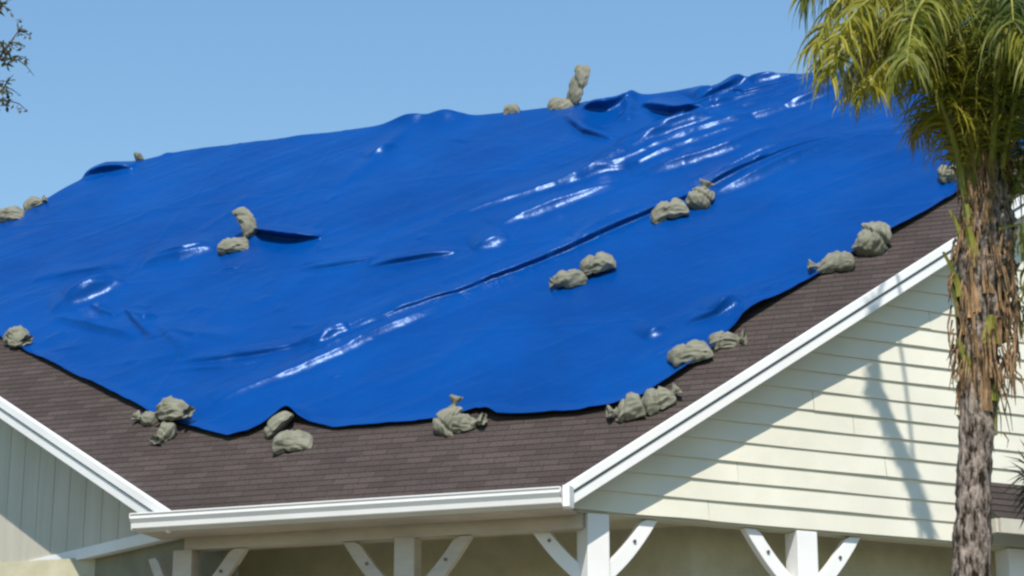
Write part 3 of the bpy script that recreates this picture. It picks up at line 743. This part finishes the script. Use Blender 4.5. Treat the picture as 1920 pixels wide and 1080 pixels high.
fpx('palm_dark', -.4, (1858, 380), (1866, 150), (1890, -80), (1960, -200), (2060, -180), seed=19)
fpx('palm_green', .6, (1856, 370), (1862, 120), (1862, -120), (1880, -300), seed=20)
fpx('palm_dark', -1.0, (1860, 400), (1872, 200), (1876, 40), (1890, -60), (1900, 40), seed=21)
fpx('palm_yellow', -.9, (1830, 450), (1806, 230), (1756, 90), (1680, 40), (1600, 62), (1556, 140), seed=23, lf=.42)
fpx('palm_green', .4, (1846, 420), (1838, 260), (1822, 130), (1796, 80), (1770, 140), seed=27, lf=.4)
# a long frond arching over, above the top of the frame; its shadow falls on the siding
sh_ = [hit(x, y, WR0, nR) for x, y in ((1640, 735), (1690, 850), (1740, 1000))]
tp_ = [p + TOSUN * t_ for p, t_ in zip(sh_, (5.6, 5.5, 5.4))]
print('shadow frond', [(tuple(p), to_px(p)) for p in tp_])
frond([at(1850, 380, PY), at(1846, 150, PY), at(1820, -120, PY + .1), tp_[0] + Vector((.25, 0, .55)), tp_[0] + Vector((0, 0, .08)), tp_[1], tp_[2]], 'palm_green', 30, lf=.36, nlf=420, hang=.9, wid=.012, f0=.62)
# hanging old flower stalks
def stalk(pxs, mt, seed, spread=.05):
    mb = MB(); r = random.Random(seed); P = [at(x, y, PY - .15) for x, y in pxs]
    mb.tube(P, [.012 * (1 - .6 * i / len(P)) + .003 for i in range(len(P))], 6)
    for i in range(46):
        k = r.uniform(.35, 1) * (len(P) - 1); j = min(len(P) - 2, int(k)); p = P[j].lerp(P[j + 1], k - j)
        L_ = r.uniform(.08, .2); d_ = Vector((r.uniform(-1, 1), r.uniform(-1, 1), -1.2)).normalized()
        mb.tube([p, p + d_ * L_ * .5, p + d_ * L_ * .6 - Z * L_ * .5], [.007, .006, .003], 4)
    mb.build('flower_stalk', M[mt], palm)
stalk([(1868, 520), (1898, 500), (1905, 560), (1903, 640), (1899, 700)], 'boot', 5)
stalk([(1872, 430), (1915, 420), (1926, 520), (1924, 600)], 'petiole', 6)

# ------------------------------------------------------------------ small tree at the left, mostly outside the frame
tb = at(-330, 900, 14.0); tb.z = 0
tree = thing('leafy_tree', 'sparse twiggy tree whose small olive leaves reach in at the upper left', 'tree', tb)
mb = MB(); tp = [tb, tb + Vector((.05, .1, 1.6)), tb + Vector((.0, .1, 3.2)), tb + Vector((.1, .1, 5.2)), tb + Vector((.15, .2, 7.4))]
mb.tube(tp, [.14, .12, .10, .06, .02], 10); tips = []
def limb(P, Q, r0, r1):
    mid = P.lerp(Q, .5) + Vector((0, 0, .12)); mb.tube([P, mid, Q], [r0, (r0 + r1) / 2, r1], 6)
r = random.Random(21)
LV_, LF_ = [], []
def leaf(p, s):
    d_ = Vector((r.uniform(-1, 1), r.uniform(-1, 1), r.uniform(-1, .4))).normalized(); e_ = d_.cross(Vector((r.uniform(-1, 1), r.uniform(-1, 1), 1))).normalized()
    k = len(LV_); n_ = d_.cross(e_) * s * .12
    LV_.extend([p, p + d_ * s * .5 + e_ * s * .26 + n_, p + d_ * s, p + d_ * s * .5 - e_ * s * .26 + n_]); LF_.append((k, k + 1, k + 2, k + 3))
def twigs(a, b_, n, ls=.055, spread=.22):
    for _ in range(n):
        p = a.lerp(b_, r.uniform(.25, 1)); q = p + Vector((r.uniform(-.6, 1), r.uniform(-1, 1), r.uniform(-.6, .9))) * spread
        mb.tube([p, p.lerp(q, .5) + Vector((0, 0, .015)), q], [.006, .004, .002], 4)
        for k in range(r.randint(3, 7)): leaf(p.lerp(q, r.uniform(.3, 1.05)) + Vector((r.uniform(-1, 1), r.uniform(-1, 1), r.uniform(-1, 1))) * .02, ls * r.uniform(.6, 1.2))
inside = [((-120, 190), (-10, 120), (42, 48)), ((-120, 130), (-20, 110), (34, 112)), ((-130, 230), (-30, 185), (22, 190)), ((-100, 60), (-40, 30), (4, 10)), ((-110, 200), (-30, 150), (10, 165))]
for c0, c1, c2 in inside:
    A_, B_, C_ = at(*c0, 14), at(*c1, 14.05), at(*c2, 14.0)
    j = tp[2].lerp(tp[3], r.uniform(.3, 1)); limb(j, A_, .035, .018); mb.tube([A_, B_, C_], [.016, .011, .004], 6)
    twigs(A_, B_, 7); twigs(B_, C_, 9, .05, .13)
for k in range(60):
    an = r.uniform(0, 6.28); j = tp[2].lerp(tp[4], r.random()); q = j + Vector((math.cos(an) * 1.2 - .6, math.sin(an) * 1.5, r.uniform(.0, 1.1)))
    x, y = to_px(q)
    if x > -60: continue
    limb(j, q, .03, .008); twigs(j, q, 10, .06, .3)
mb.build('trunk', M['twig'], tree, smooth=True); mk('crown', LV_, LF_, M['tree_leaf'], tree)

# ------------------------------------------------------------------ dark spiky plant at the right border
sb = at(1945, 905, 14.6); top = sb.copy(); sb.z = 0
sp = thing('spiky_plant', 'dark spiky leaved plant between the palm trunk and the cream siding', 'plant', sb)
mb = MB(); mb.tube([sb, sb.lerp(top, .5) + Vector((.04, 0, 0)), top], [.06, .05, .045], 8); mb.build('stem', M['twig'], sp, smooth=True)
V = []; F = []
for i in range(150):
    a = r.uniform(0, 6.28); e = r.uniform(-.5, 1.3); d_ = Vector((math.cos(a) * math.cos(e), math.sin(a) * math.cos(e), math.sin(e))); s_ = d_.cross(Z).normalized() * .016
    L_ = r.uniform(.2, .34); p = top + Vector((0, 0, r.uniform(-.12, .1))); k = len(V); dn = Vector((0, 0, -.06))
    V += [p - s_ * .6, p + s_ * .6, p + d_ * L_ * .5 + s_, p + d_ * L_ * .5 - s_, p + d_ * L_ + dn]; F += [(k, k + 1, k + 2, k + 3), (k + 3, k + 2, k + 4)]
mk('leaf_rosette', V, F, M['spiky_leaf'], sp)
